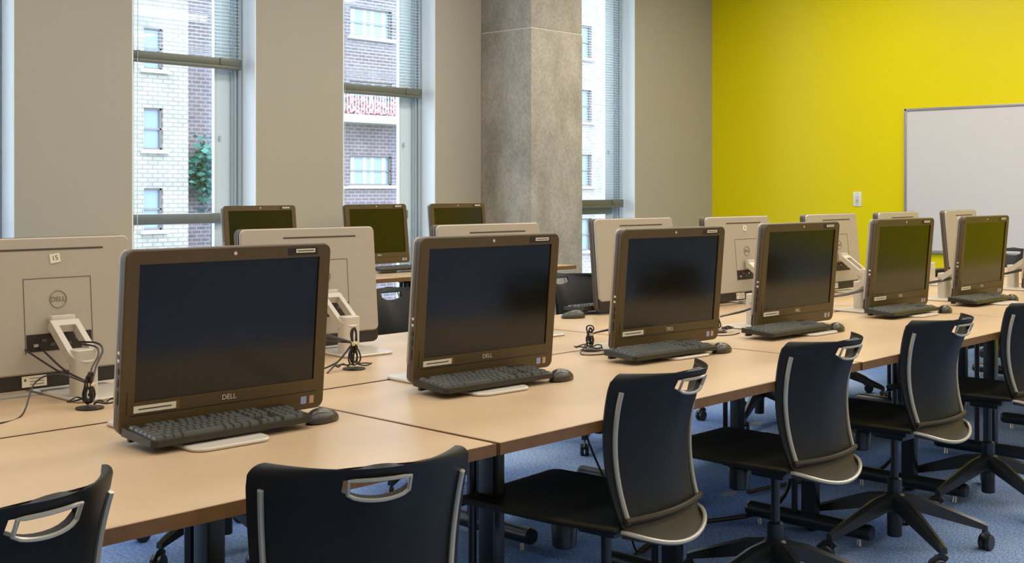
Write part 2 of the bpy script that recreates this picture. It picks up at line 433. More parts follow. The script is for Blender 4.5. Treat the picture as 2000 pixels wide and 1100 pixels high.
# concrete column
cx0, cx1, cy0 = 6.80, 7.415, 6.244
col = empty('concrete_column', ((cx0+cx1)/2, (cy0+WY)/2, 0)); tag(col, 'square bare concrete column standing against the window wall', 'column')
cw, cd = cx1-cx0, WY-cy0-.004
MB().box(0, 0, 1.285, cw, cd, 2.57, bev=.008).build('lower_pour', M['concrete'], col)
MB().box(0, 0, (2.576+CZ)/2, cw-.006, cd-.004, CZ-2.576-.002, bev=.008).build('upper_pour', M['concrete'], col)
MB().box(0, 0, 2.573, cw-.012, cd-.012, .01).build('pour_joint', mat('pale_cement_line', (200, 194, 178), .8), col)

# whiteboard on the yellow wall (x = WX plane, spans y)
def at_wall(u, v):
    a = (u-1000)/FPX; d0, d1, r0, r1 = math.cos(AZ), math.sin(AZ), math.sin(AZ), -math.cos(AZ)
    t = WX/(d0+r0*a); return t*(d1+r1*a), CAM_H+(HZ-v)/FPX*t
wy1, wzt = at_wall(1769, 213); _, wzb = at_wall(1820, 494)
wb = empty('whiteboard', (WX, wy1-1.22, 0)); tag(wb, 'large white dry-erase board with thin metal frame on the yellow wall', 'whiteboard')
hh = wzt-wzb; zc = (wzt+wzb)/2
MB().box(-.012, 0, zc, .02, 2.42, hh-.02).build('board_surface', M['board'], wb)
for s_ in (-1, 1): MB().box(-.016, s_*1.212, zc, .03, .022, hh, bev=.003).build('frame_side', M['board_frame'], wb)
MB().box(-.016, 0, wzt-.011, .03, 2.44, .022, bev=.003).build('frame_top', M['board_frame'], wb)
MB().box(-.016, 0, wzb+.011, .03, 2.44, .026, bev=.003).build('frame_bottom', M['board_frame'], wb)
# outlet plate
oy, oz = at_wall(1675, 389)
op = empty('outlet_plate', (WX, oy, oz)); tag(op, 'small white wall switch plate on the yellow wall left of the whiteboard', 'switch')
MB().box(-.004, 0, 0, .007, .082, .132, bev=.002).build('plate', M['plate'], op)
MB().box(-.009, 0, .0, .006, .034, .07, bev=.002).build('rocker', M['board'], op)
for s_ in (-1, 1): MB().cyl((-.0075, 0, s_*.05), (-.0095, 0, s_*.05), .004, n=8).build('screw', M['emblem'], op)
MB().box(-.0125, 0, -.012, .002, .008, .01).build('toggle_slot', M['ink'], op)

# ---------------------------------------------------------------- outside
struct('street_ground', MB().box(30, 55, -8.1, 160, 90, .2), M['ground'])  # street ground outside, unseen below the window view
def building(name, x0, x1, y, h, material, label, wlist, curt=False, sills=True):
    r = empty(name, ((x0+x1)/2, y, -8)); tag(r, label, 'building')
    cx = (x0+x1)/2
    # facade with real openings: fill strips between rows of windows
    zs = sorted(set([(z0, z1) for (_, _, z0, z1) in wlist]))
    mb = MB(); zprev = -8
    def bx(a, b, c, d_):
        if b-a > .001 and d_-c > .001: mb.box((a+b)/2-cx, .2, (c+d_)/2+8, b-a, .4, d_-c)
    for (z0, z1) in zs:
        bx(x0, x1, zprev, z0)
        row = sorted([q for q in wlist if (q[2], q[3]) == (z0, z1)]); xp = x0
        for q in row: bx(xp, q[0], z0, z1); xp = q[1]
        bx(xp, x1, z0, z1); zprev = z1
    bx(x0, x1, zprev, h)
    mb.box(0, 6.3, (h+8)/2, x1-x0-.1, 11.2, h+7.8)
    mb.build('facade', material, r)
    for (a, b, z0, z1) in wlist:
        wd, hh_ = b-a, z1-z0; xc = (a+b)/2-cx; zc_ = (z0+z1)/2+8
        f = MB(); t = .07
        f.box(xc, .16, z0+8+t/2, wd, .08, t).box(xc, .16, z1+8-t/2, wd, .08, t).box(xc, .16, zc_, wd, .08, .06)
        f.box(xc-wd/2+t/2, .16, zc_, t, .08, hh_).box(xc+wd/2-t/2, .16, zc_, t, .08, hh_)
        fo = f.build('window', M['far_frame'], r)
        MB().box(xc, .22, zc_, wd, .02, hh_).build('pane', M['far_glass'], fo)
        if curt:
            q = MB()
            for kx in (-.38, -.1, .08, .36): q.box(xc+kx*wd, .205, zc_, wd*.09, .02, hh_*.94)
            q.build('curtain', M['curtain'], fo)
        if sills: MB().box(xc, -.06, z0+8-.07, wd+.35, .2, .14).build('sill', M['stone'], r)
    return r
Wc = []
for k in range(-2, 6):
    zt = 4.35+2.98*(k-1)
    for xw in (22.45, 18.6, 15.0, 11.3, 7.6): Wc.append((xw, xw+.78, zt-1.55, zt))
building('apartment_building', 2, 24.3, 40, 18, M['cream_brick'], 'cream painted brick building with small sash windows seen through the left window', Wc)
Wb = []
for k in range(-2, 4):
    for xw, w_ in ((28.4, 1.6), (34.1, 2.5), (39.4, 1.6), (42, 1.6)): Wb.append((xw, xw+w_, 1.52+3.4*k, 2.87+3.4*k))
bb_ = building('brick_building', 24.6, 45, 42.5, 14, M['red_brick'], 'dull red brick building with a balcony and curtained windows seen through the middle window', Wb, True)
MB().box(.6, -.5, 8+4.5, 8, 1.2, .36).build('balcony_slab', M['stone'], bb_)
MB().box(0, -.06, 8+1.42, 20, .14, .12).build('stone_band', M['stone'], bb_)
rl = MB(); rl.box(.6, -.9, 8+5.9, 8, .05, .06)
for k in range(50): rl.box(-3.3+k*.158, -.9, 8+5.35, .035, .035, 1.1)
rl.build('balcony_railing', M['mullion'], bb_)['kind'] = 'stuff'
fl = MB(); rnd = random.Random(3)
for k in range(420):
    x = rnd.uniform(-1.6, 1.6); z_ = 8+4.75+abs(rnd.gauss(0, .38)); s_ = rnd.uniform(.05, .12)
    fl.box(x, -.75+rnd.uniform(-.15, .15), z_, s_, s_, s_, T(0, 0, 0))
fl.build('balcony_flowers', M['flower'], bb_)['kind'] = 'stuff'
Wp = []
for k in range(-2, 5):
    zt = 3.2+3.4*k
    for xw in (48.0, 50.9, 54, 57.4): Wp.append((xw, xw+.85, zt-1.7, zt))
building('white_building', 46, 64, 40.5, 19, brick_mat('pale_pink_brick', (146, 136, 138), (132, 122, 128), (156, 152, 154)), 'pale brick tower with sash windows seen through the blind right of the column', Wp)
# street tree between the buildings
tr = empty('street_tree', (26.3, 41.5, -8)); tag(tr, 'leafy green street tree in front of the dark brick beside the cream building', 'tree')
MB().cyl((0, 0, 0), (0, 0, 9.4), .14, .05).build('trunk', mat('bark', (80, 74, 66), .9), tr)
fl = MB()
for k in range(1500):
    a, b, q = rnd.gauss(0, .42), max(-.7, min(.7, rnd.gauss(0, .35))), rnd.gauss(0, .5)
    s_ = rnd.uniform(.10, .2)
    fl.add([(-s_, 0, 0), (0, s_*.3, s_*.5), (s_, 0, 0), (0, -s_*.3, -s_*.5)], [(0, 1, 2, 3)], T(a, b, 10.0+q) @ Rot(rnd.uniform(0, 6), 'Z') @ Rot(rnd.uniform(0, 3), 'X'))
fl.build('foliage', M['leaf'], tr)['kind'] = 'stuff'

# ---------------------------------------------------------------- tables
TH = .74
def make_table():
    r = empty('computer_table', (0, 0, 0))
    L, D = 1.722, .856
    MB().prism([(p[0], p[1]) for p in rrect(L-.006, D-.006, .006, 2)], .026, .002, m=T(0, 0, TH) @ Rot(-PI/2, 'X')).build('tabletop', M['maple'], r)
    q = MB()
    for s_ in (-1, 1):
        q.box(0, s_*(D/2-.0005), TH-.0145, L, .004, .027); q.box(s_*(L/2-.0005), 0, TH-.0145, .004, D-.004, .027)
    q.build('edge_band', M['edge'], r)
    q = MB().box(0, -.1, TH-.048, L-.5, .04, .04); q.box(0, .1, TH-.048, L-.5, .04, .04)
    q.build('support_beam', M['steel_black'], r)
    for lx in (-.46, .385):
        MB().box(lx, 0, TH-.036, .06, .56, .018, bev=.003).build('mounting_plate', M['steel_black'], r)
        MB().box(lx, -.012, .36, .048, .058, .65, bev=.008).build('leg', M['steel_black'], r)
        MB().cyl((lx-.012, .05, .08), (lx-.012, .05, TH-.045), .012, n=10).build('cable_conduit', M['steel_black'], r)
        q = MB().cyl((lx, -.25, .055), (lx, .25, .055), .030, n=18)
        q.cyl((lx, -.262, .055), (lx, -.25, .055), .026, .030, 18); q.cyl((lx, .25, .055), (lx, .262, .055), .030, .026, 18)
        fo = q.build('foot_tube', M['steel_black'], r)
        for s_ in (-1, 1): MB().cyl((lx, s_*.21, .0), (lx, s_*.21, .03), .012, .007, 12).build('leveling_glide', M['glide'], fo)
    return r
tproto = make_table()
FY, BY, CY = 2.114+.004, 3.165, 6.30
FRONT_X = [.19+.865-1.73+1.73*i+.003 for i in range(0, 6)]
tl = []
def nth(i): return ['nearest', 'second nearest', 'third nearest', 'fourth nearest', 'fifth nearest', 'sixth nearest'][i]
first = True
jit = [0, -.35, .5, .1, -.35, .2]
for row, Y in (('front', FY+.18), ('back', BY)):
    for i in range(1, 6):
        x = 0.19+.865+1.73*(i-1)
        y = Y if row == 'back' else 2.298
        o = tproto if first else copy_tree(tproto); first = False
        o.location = (x, y, 0); o.rotation_euler = (0, 0, R(jit[i]*(.6 if row == 'front' else .3)))
        if row == 'front': lab = nth(i-1)+' maple-topped computer table of the near row along the chairs'
        else: lab = nth(i-1)+' maple-topped computer table of the middle row, joined behind the near row'
        tag(o, lab, 'table', 'maple laminate computer tables')
for i, x in enumerate((4.28, 6.01)):
    o = copy_tree(tproto); o.location = (x, CY-.02, 0)
    tag(o, ['left', 'right'][i]+' maple-topped table of the window row under the windows', 'table', 'maple laminate computer tables')

# ---------------------------------------------------------------- all-in-one computers
PW, PH = .553, .422
def panel_m(tilt, zb=.015):      # tilt>0 : top leans towards the viewer side (-y)
    return T(0, 0, zb) @ Rot(tilt, 'X')
def make_computer(tilt, zb=.015):
    r = empty('desktop_computer')
    m = panel_m(tilt, zb)
    out = rrect(PW, PH, .022, 5, 0, PH/2)
    sx0, sz0, sz1 = PW/2-.034, .076, PH-.033
    sw, sh, scz = sx0*2, sz1-sz0, (sz0+sz1)/2
    hole = rrect(sw, sh, .0015, 5, 0, scz)
    MB().prism(out, .018, .003, m, hole=(hole, .004)).build('bezel', M['bezel'], r)
    MB().add([(-sw/2, .0038, sz0), (sw/2, .0038, sz0), (sw/2, .0038, sz1), (-sw/2, .0038, sz1),
              (-sw/2, .0048, sz0), (sw/2, .0048, sz0), (sw/2, .0048, sz1), (-sw/2, .0048, sz1)],
             [(0, 1, 2, 3), (7, 6, 5, 4), (0, 4, 5, 1), (1, 5, 6, 2), (2, 6, 7, 3), (3, 7, 4, 0)], m).build('screen', M['screen'], r)
    # raised line under the screen (lower border of the bezel lens)
    q = MB()
    zl = .046
    q.box(0, -.0004, zl, PW-.05, .0012, .0016, m); q.box(-PW/2+.016, -.0004, (zl+.09)/2+.008, .0014, .0012, .05, m)
    q.build('chin_groove', M['port'], r)
    MB().prism(rrect(PW-.002, PH-.002, .022, 5, 0, PH/2), .010, 0, m @ T(0, .018, 0)).build('side_band', M['side_plastic'], r)
    bc = MB().prism(rrect(PW-.006, PH-.045, .02, 5, 0, (PH+.042)/2-.001), .015, .004, m @ T(0, .028, 0))
    back = bc.build('back_cover', M['silver'], r)
    MB().prism(rrect(PW-.008, .10, .018, 5, 0, .054), .010, .002, m @ T(0, .028, 0)).build('lower_back_strip', M['port'], r)
    yb = .0432; SX = -.05; m = m @ T(SX, 0, 0)
    # vent slot, access panel outline, port bay
    MB().box(.01, yb, PH-.036, .30, .0014, .0055, m).build('vent_slot', M['groove'], back)
    q = MB(); px, pz0, pz1 = .098, .098, .305
    for s_ in (-1, 1): q.box(s_*px, yb, (pz0+pz1)/2, .0016, .0012, pz1-pz0, m)
    q.box(0, yb, pz1, px*2, .0012, .0016, m)
    q.build('panel_seam', M['groove'], back)
    MB().box(0, yb-.0005, .127, .19, .003, .048, m).build('port_bay', M['port'], back)
    for k in range(7):
        MB().box(-.075+.024*k, yb+.0012, .127+(.006 if k % 2 else -.007), .013, .002, .008, m).build('port', M['silver'] if k % 3 == 0 else M['side_plastic'], back)
    # emblem ring
    ring = MB().tube([(.024*math.cos(a), 0, .024*math.sin(a)) for a in [2*PI*k/28 for k in range(28)]], .0014, 6, m @ T(0, yb+.0006, .245), closed=True)
    ring.build('emblem_ring', M['emblem'], back)
    text_part('DELL', .019, M['emblem'], back, m @ T(0, yb+.0006, .2445) @ Rot(PI, 'Z') @ Rot(PI/2, 'X'), name='emblem_lettering')
    # rating label on the lower strip
    MB().box(.075, .0388, .0235, .07, .0012, .030, m).build('rating_label', M['paper'], r)
    q = MB()
    for k in range(3): q.box(.068, .0396, .0155+.008*k, .04, .0006, .0016, m)
    q.box(.101, .0396, .028, .006, .0006, .006, m)
    q.build('label_print', M['ink'], r)
    m = panel_m(tilt, zb)
    # side buttons and ports on the left edge
    for k, (z_, h_) in enumerate(((.19, .007), (.172, .007), (.148, .012), (.122, .018), (.088, .03))):
        MB().box(-PW/2-.0003, .015, z_, .0016, .009, h_, m, bev=.0004).build('side_button' if k < 3 else 'side_port', M['logo'] if k < 2 else M['port'], r)
    # front details
    text_part('DELL', .0175, M['logo'], r, m @ T(0, -.0006, .0605) @ Rot(PI/2, 'X'), name='maker_lettering')
    MB().box(-PW/2+.085, -.0006, .0595, .105, .001, .016, m).build('asset_label', M['paper'], r)
    MB().box(-PW/2+.142, -.0004, .0595, .008, .0008, .019, m).build('label_edge', M['edge'], r)
    MB().box(-PW/2+.085, -.0012, .0595, .082, .0004, .0028, m).build('label_print', M['ink'], r)
    MB().box(PW/2-.085, -.0005, PH-.018, .086, .001, .017, m).build('label_backing', M['port'], r)
    MB().box(PW/2-.078, -.0012, PH-.0165, .056, .001, .0095, m).build('asset_label', M['paper'], r)
    MB().box(PW/2-.078, -.0019, PH-.0165, .048, .0004, .0025, m).build('label_print', M['ink'], r)
    MB().box(PW/2-.062, -.0005, .025, .017, .001, .019, m).build('processor_sticker', M['label_blue'], r)
    MB().box(PW/2-.038, -.0005, .025, .013, .001, .019, m).build('system_sticker', M['label_multi'], r)
    MB().cyl(m @ Vector((0, .001, PH-.016)), m @ Vector((0, -.0008, PH-.016)), .0045, n=12).build('webcam', M['logo'], r)
    # stand
    st = MB().prism(rrect(.20, .45, .035, 6, SX-.05, .02), .009, .003, m=T(0, 0, .0095) @ Rot(-PI/2, 'X'))
    base = st.build('stand_base', M['stand'], r)
    MB().prism([(p[0], p[1]) for p in rrect(.066, .05, .012, 4)], .118+zb, .002, m=T(SX, .172, .121+zb) @ Rot(-PI/2, 'X')).build('stand_column', M['stand'], r)
    # slotted arm: U-shaped band sloping from the back cover down to the column top
    A = Vector((SX, .052, .197+zb-.015)); B = Vector((SX, .195, .093+zb-.015)); ax = (B-A).normalized(); Ln = (B-A).length
    nrm = Vector((0, -ax.z, ax.y)) if ax.y > 0 else Vector((0, ax.z, -ax.y))
    if nrm.z < 0: nrm = -nrm
    def P(s_, t_, n_): return A + ax*t_ + Vector((1, 0, 0))*s_ + nrm*n_
    hw, wb_ = .041, .017
    outl = [(-hw, 0)]; inn = [(-hw+wb_, .022)]
    K = 10
    for k in range(K+1):
        a = PI - PI*k/K
        outl.append((hw*math.cos(a), Ln-hw+hw*math.sin(a))); inn.append(((hw-wb_)*math.cos(a), Ln-hw-.004+(hw-wb_)*math.sin(a)))
    outl.append((hw, 0)); inn.append((hw-wb_, .022))
    n = len(outl); th = .026; vs = []; fs = []
    for lst, nn in ((outl, th/2), (inn, th/2), (outl, -th/2), (inn, -th/2)):
        vs += [tuple(P(s_, t_, nn)) for s_, t_ in lst]
    for i in range(n-1):
        fs += [(i, i+1, n+i+1, n+i), (2*n+i, 3*n+i, 3*n+i+1, 2*n+i+1), (i, 2*n+i, 2*n+i+1, i+1), (n+i, n+i+1, 3*n+i+1, 3*n+i)]
    fs += [(0, n, 2*n-1, n-1), (2*n, 3*n-1, 4*n-1, 3*n), (n, 3*n, 4*n-1, 2*n-1), (0, n-1, 3*n-1, 2*n)]
    MB().add(vs, fs).build('stand_arm', M['stand'], r)
    MB().box(SX, .047, .197+zb-.015, .07, .02, .045, bev=.004).build('stand_hinge', M['stand'], r)
    # grommet beside the stand
    return r
cproto = make_computer(R(5))
cback = make_computer(R(-6), .05)

def paper_label(parent, tilt, rot, txt, dx=0):
    m = panel_m(tilt) @ T(dx-.045, .0444, PH-.062) @ Rot(rot, 'Y')
    MB().box(0, 0, 0, .030, .0008, .026, m).build('number_label', M['paper'], parent)
    text_part(txt, .019, M['ink'], parent, m @ T(0, .0006, 0) @ Rot(PI, 'Z') @ Rot(PI/2, 'X'), ext=.0002, name='label_number')

FR = [(1.598, 2.455, -2.1), (2.519, 2.497, -3.6), (3.46, 2.514, -5.2), (4.354, 2.518, -2.8), (5.287, 2.516, -2.4), (6.115, 2.469, -1.1), (7.03, 2.46, -1.5)]
BK = [(1.50, 3.255, 0), (2.545, 3.40, -4.5), (3.346, 3.30, -2.9), (4.46, 3.44, -4.0), (5.111, 3.29, -2.0), (6.009, 3.26, -.8), (6.834, 3.26, 1.1), (7.74, 3.26, 2.9)]
CK = [(4.437, 6.40, 0), (5.43, 6.43, -1.0), (6.166, 6.365, -1.4)]
fl_ = ['nearest black-screened all-in-one computer, largest in the picture, facing the chairs',
       'second black-screened all-in-one computer of the near row, before the concrete column',
       'third black-screened all-in-one computer of the near row, behind the fully seen chair',
       'fourth black-screened all-in-one computer of the near row, in front of the yellow wall',
       'fifth all-in-one computer of the near row, just left of the whiteboard edge at its foot',
       'sixth all-in-one computer of the near row, standing before the whiteboard',
       'last computer of the near row, only its edge and stand showing at the right']
bl_ = ['nearest silver-backed computer turned away, cut by the left border of the picture',
       'second silver-backed computer turned away, half hidden behind the nearest black screen',
       'third silver-backed computer turned away, its top showing over the second black screen',
       'fourth silver-backed computer turned away, left of the third black screen',
       'fifth silver-backed computer turned away, with paper label, between third and fourth black screens',
       'sixth silver-backed computer turned away, below the wall switch plate',
       'seventh silver-backed computer turned away, only its top over the fifth black screen',
       'eighth silver-backed computer turned away, seen edge-on before the whiteboard']
cl_ = ['left computer of the window row, its dark screen beside the cream building window',
       'middle computer of the window row, its dark screen below the middle window',
       'right computer of the window row, its dark screen left of the concrete column']
used = False
for i, (x, y, a) in enumerate(FR):
    o = cproto if i == 0 else copy_tree(cproto)
    o.location = (x, y, TH); o.rotation_euler = (0, 0, R(a)); tag(o, fl_[i], 'computer', 'all-in-one computers of the near row')
for i, (x, y, a) in enumerate(BK):
    o = copy_tree(cproto); o.location = (x, y, TH); o.rotation_euler = (0, 0, PI+R(a)); tag(o, bl_[i], 'computer', 'all-in-one computers of the middle row turned away')
    if i == 0: paper_label(o, R(5), R(8), '15')
    if i == 4: paper_label(o, R(5), R(-12), '8')
for i, (x, y, a) in enumerate(CK):
    o = cback if i == 0 else copy_tree(cback)
    o.location = (x, y, TH); o.rotation_euler = (0, 0, R(a)); tag(o, cl_[i], 'computer', 'all-in-one computers of the window row')

# ---------------------------------------------------------------- keyboards
KW, KD = .425, .142
rows = [  # y offset from the front, list of (x0, width in units); unit .0187
    (0, [(0, 1.4), (1.5, 1.1), (2.7, 1.1), (3.9, 5.9), (9.9, 1.1), (11.1, 1.1), (12.3, 1.1), (13.5, 1.4), (15.3, 1), (16.3, 1), (17.3, 1), (18.7, 2), (20.7, 1)]),
    (1, [(0, 2.2)] + [(2.25+k, 1) for k in range(10)] + [(12.3, 2.6), (16.3, 1), (18.7, 1), (19.7, 1), (20.7, 1), (21.7, 1)]),
    (2, [(0, 1.7)] + [(1.75+k, 1) for k in range(11)] + [(12.8, 2.1), (18.7, 1), (19.7, 1), (20.7, 1)]),
    (3, [(0, 1.45)] + [(1.5+k, 1) for k in range(12)] + [(13.5, 1.4), (15.3, 1), (16.3, 1), (17.3, 1), (18.7, 1), (19.7, 1), (20.7, 1), (21.7, 1)]),
    (4, [(k, 1) for k in range(13)] + [(13, 1.95), (15.3, 1), (16.3, 1), (17.3, 1), (18.7, 1), (19.7, 1), (20.7, 1), (21.7, 1)]),
    (5.25, [(0, 1)] + [(2+k, 1) for k in range(4)] + [(6.5+k, 1) for k in range(4)] + [(11+k, 1) for k in range(4)] + [(15.3, 1), (16.3, 1), (17.3, 1)])]
UX, UY = (KW-.02)/22.7, .0192
def kz(y): return .019+.012*(y/KD)
kangle = math.atan(.012/KD)
def kb_body(mb):
    # wedge case with cut corners
    o = [(-KW/2, .012), (-KW/2+.012, 0), (KW/2-.012, 0), (KW/2, .012), (KW/2, KD), (-KW/2, KD)]
    vs = [(x, y, .006 + .006*(y/KD)) for x, y in o] + [(x*.994, y+.001 if y < .1 else y-.001, kz(y)) for x, y in o]
    n = len(o)
    return mb.add(vs, [(i, (i+1) % n, n+(i+1) % n, n+i) for i in range(n)] + [tuple(range(n))[::-1], tuple(range(n, 2*n))])
def keymesh(wd):
    hx, hy, h = wd*UX/2-.0011, UY/2-.0011, .0062
    vs = [(-hx, -hy, 0), (hx, -hy, 0), (hx, hy, 0), (-hx, hy, 0), (-hx+.0018, -hy+.0014, h), (hx-.0018, -hy+.0014, h), (hx-.0018, hy-.0024, h), (-hx+.0018, hy-.0024, h)]
    return vs, [(0, 3, 2, 1), (4, 5, 6, 7), (0, 1, 5, 4), (1, 2, 6, 5), (2, 3, 7, 6), (3, 0, 4, 7)]
kcache = {}
def make_keyboard(individual):
    r = empty('keyboard')
    kb_body(MB()).build('case', M['kb'], r)
    for s_ in (-1, 1): MB().box(s_*.19, KD-.018, .0045, .03, .012, .009, bev=.001).build('foot', M['kb'], r)
    allk = MB()
    for yo, lst in rows:
        for x0, wd in lst:
            x = -KW/2+.010+(x0+wd/2)*UX; y = .012+(yo+.5)*UY*.98
            if y > KD: y = KD-.008
            m = T(x, y, kz(y)-.0005) @ Rot(kangle, 'X')
            vs, fs = keymesh(wd)
            if individual:
                kk = round(wd, 2)
                if kk not in kcache: kcache[kk] = MB().add(vs, fs).build('key', M['key'], r); o = kcache[kk]
                else: o = kcache[kk].copy(); C.objects.link(o); o.parent = r
                o.matrix_local = m
            else: allk.add(vs, fs, m)
    if not individual: allk.build('keys', M['key'], r)['kind'] = 'stuff'
    return r
kp1 = make_keyboard(True); kp2 = make_keyboard(False)
# (x centre, y front, yaw)
KBF = [(1.53, 2.305, -1), (2.425, 2.335, -3), (3.27, 2.335, -5), (4.12, 2.35, -3), (5.13, 2.355, -4), (5.93, 2.325, -2), (6.90, 2.30, 0)]
ordn = ['first', 'second', 'third', 'fourth', 'fifth', 'sixth', 'last']
near = ['nearest, largest black screen', 'second black screen of the near row', 'third black screen of the near row', 'fourth black screen of the near row', 'fifth black screen of the near row', 'sixth black screen of the near row', 'last screen of the near row at the right border']
for i, (x, y, a) in enumerate(KBF):
    if i == 0: o = kp1
    elif i == 1: o = copy_tree(kp1)
    else: o = copy_tree(kp2) if i > 2 else kp2
    o.location = (x, y, TH+.0098); o.rotation_euler = (0, 0, R(a))
    tag(o, 'black keyboard tucked under the '+near[i], 'keyboard', 'black keyboards under the screens')
KBB = [(1.42, 3.50, 0), (2.55, 3.66, -4), (3.35, 3.55, 0), (4.36, 3.605, -4), (5.05, 3.50, -3), (5.95, 3.49, 0), (6.85, 3.50, 0), (7.7, 3.5, 0)]
bn = ['nearest silver-backed computer', 'second silver-backed computer', 'third silver-backed computer', 'fourth silver-backed computer right of the column', 'fifth silver-backed computer with a paper label', 'sixth silver-backed computer below the switch plate', 'seventh silver-backed computer', 'eighth silver-backed computer before the whiteboard']
for i, (x, y, a) in enumerate(KBB):
    o = copy_tree(kp2); o.location = (x, y, TH+.0098); o.rotation_euler = (0, 0, PI+R(a))
    tag(o, 'black keyboard on the far side under the '+bn[i], 'keyboard', 'black keyboards under the screens')
for i, (x, y, a) in enumerate([(4.43, 6.22, 0), (5.45, 6.18, -1), (6.17, 6.2, 0)]):
    o = copy_tree(kp2); o.location = (x, y, TH+.0098); o.rotation_euler = (0, 0, R(a))
    tag(o, 'black keyboard on the window row table under its '+['left', 'middle', 'right'][i]+' screen', 'keyboard', 'black keyboards under the screens')

# ---------------------------------------------------------------- mice
def make_mouse():
    r = empty('computer_mouse')
    def f(u, v):
        th = 2*PI*u; ph = PI/2*v
        x = .031*math.cos(th)*math.cos(ph)*(1+.08*math.sin(th)); y = .056*math.sin(th)*math.cos(ph); z_ = .004+.031*math.sin(ph)**.9*(1-.25*math.sin(th)*math.cos(ph))
        return (x, y, z_)
    q = MB().grid(f, 24, 8)
    q.lathe([(.0, 0), (.9, 0), (1.0, .004)], 24, Matrix.Diagonal((.031, .056, 1, 1)))
    q.build('shell', M['mouse'], r, smooth=60)
    MB().cyl((-.003, .030, .0175), (.003, .030, .0175), .008, n=14).build('scroll_wheel', M['port'], r)
    MB().box(0, .041, .014, .001, .02, .006, Rot(R(-20), 'X')).build('button_seam', M['port'], r)
    return r
mp_ = make_mouse()
MS = [(1.800, 2.352, -72), (2.685, 2.345, -74), (3.535, 2.34, -76), (4.385, 2.355, -74), (5.395, 2.345, -75), (6.195, 2.34, -72)]
for i, (x, y, a) in enumerate(MS):
    o = mp_ if i == 0 else copy_tree(mp_); o.location = (x, y, TH); o.rotation_euler = (0, 0, R(a))
    tag(o, 'dark mouse right of the keyboard under the '+near[i], 'mouse', 'mice beside the keyboards')
o = copy_tree(mp_); o.location = (4.02, 3.44, TH); o.rotation_euler = (0, 0, R(60)); tag(o, 'dark mouse showing beyond the lower left corner of the fourth silver-backed computer', 'mouse', 'mice beside the keyboards')
o = copy_tree(mp_); o.location = (4.83, 3.43, TH); o.rotation_euler = (0, 0, R(60)); tag(o, 'dark mouse by the keyboard of the fifth silver-backed computer', 'mouse', 'mice beside the keyboards')

# ---------------------------------------------------------------- cable bundles
def smooth_path(ctrl, n=8):
    pts = [Vector(p) for p in ctrl]; out = []
    for i in range(len(pts)-1):
        p0 = pts[max(i-1, 0)]; p1 = pts[i]; p2 = pts[i+1]; p3 = pts[min(i+2, len(pts)-1)]
        for k in range(n):
            t = k/n
            out.append(.5*((2*p1)+(p2-p0)*t+(2*p0-5*p1+4*p2-p3)*t*t+(3*p1-p0-3*p2+p3)*t**3))
    out.append(pts[-1]); return out
def bundle(x, y, rz, label, seed, h=.10, ports=((0, .0, .12),), tail=None, paths=()):
    """clump of looped cables standing on the table at (x,y); ports: world-relative end points of leads"""
    rn = random.Random(seed)
    r = empty('cable_bundle', (x, y, TH), rz); tag(r, label, 'cables', 'tied cable bundles behind the computers')
    MB().lathe([(.030, .0), (.036, .0015), (.036, .004), (.028, .0055)], 20).build('grommet', M['port'], r)
    for k in range(5):
        a = rn.uniform(0, PI); w_ = rn.uniform(.012, .022); hh = rn.uniform(.6, 1)*h; tz = rn.uniform(.008, .02)
        c, s_ = math.cos(a), math.sin(a)
        ctrl = []
        ox, oy = rn.uniform(-.006, .006), rn.uniform(-.006, .006)
        for q in range(14):
            th = 2*PI*q/14
            rr = w_*math.sin(th); zz = tz + .004 + (hh-tz)*(.5-.5*math.cos(th))
            rr *= (.35 + 1.1*abs(zz/h-.62)*2)
            ctrl.append((ox+rr*c+rn.uniform(-.002, .002), oy+rr*s_+rn.uniform(-.002, .002), zz))
        MB().tube(smooth_path(ctrl+[ctrl[0]], 3)[:-1], .0026, 6, closed=True).build('cable', M['cable'], r)
    MB().lathe([(.0095, h*.58), (.0105, h*.6), (.0105, h*.66), (.0095, h*.68)], 14).build('cable_tie', M['tie'], r)
    MB().box(.014, .004, h*.63, .014, .004, .005, bev=.001).build('tie_tail', M['tie'], r)
    for k in range(2):
        q = rn.uniform(0, 6); cxl, cyl_ = .045*math.cos(q), .035*math.sin(q)
        ctrl = [(cxl+rn.uniform(.02, .035)*math.cos(2*PI*g/9), cyl_+rn.uniform(.014, .026)*math.sin(2*PI*g/9), .010+.012*rn.random()+.004*k) for g in range(9)]
        MB().tube(smooth_path(ctrl+[ctrl[0]], 4)[:-1], .0024, 6, closed=True).build('slack_loop', M['cable'], r)
    for j, (px, py, pz) in enumerate(ports):
        e = Vector((px, py, pz)); s0 = Vector((rn.uniform(-.004, .004), rn.uniform(-.004, .004), h*.63))
        midp = s0.lerp(e, .5) + Vector((rn.uniform(-.015, .015), -.01*math.copysign(1, py), -.012))
        MB().tube(smooth_path([s0-Vector((0, 0, .03)), s0, midp, e], 7), .0028, 7).build('lead', M['cable'], r)
    for pth in paths: MB().tube(smooth_path(pth, 8), .0028, 7).build('lead', M['cable'], r)
    if tail: MB().tube(smooth_path(tail, 8), .0022, 7).build('loose_cable', M['cable'], r)
    return r
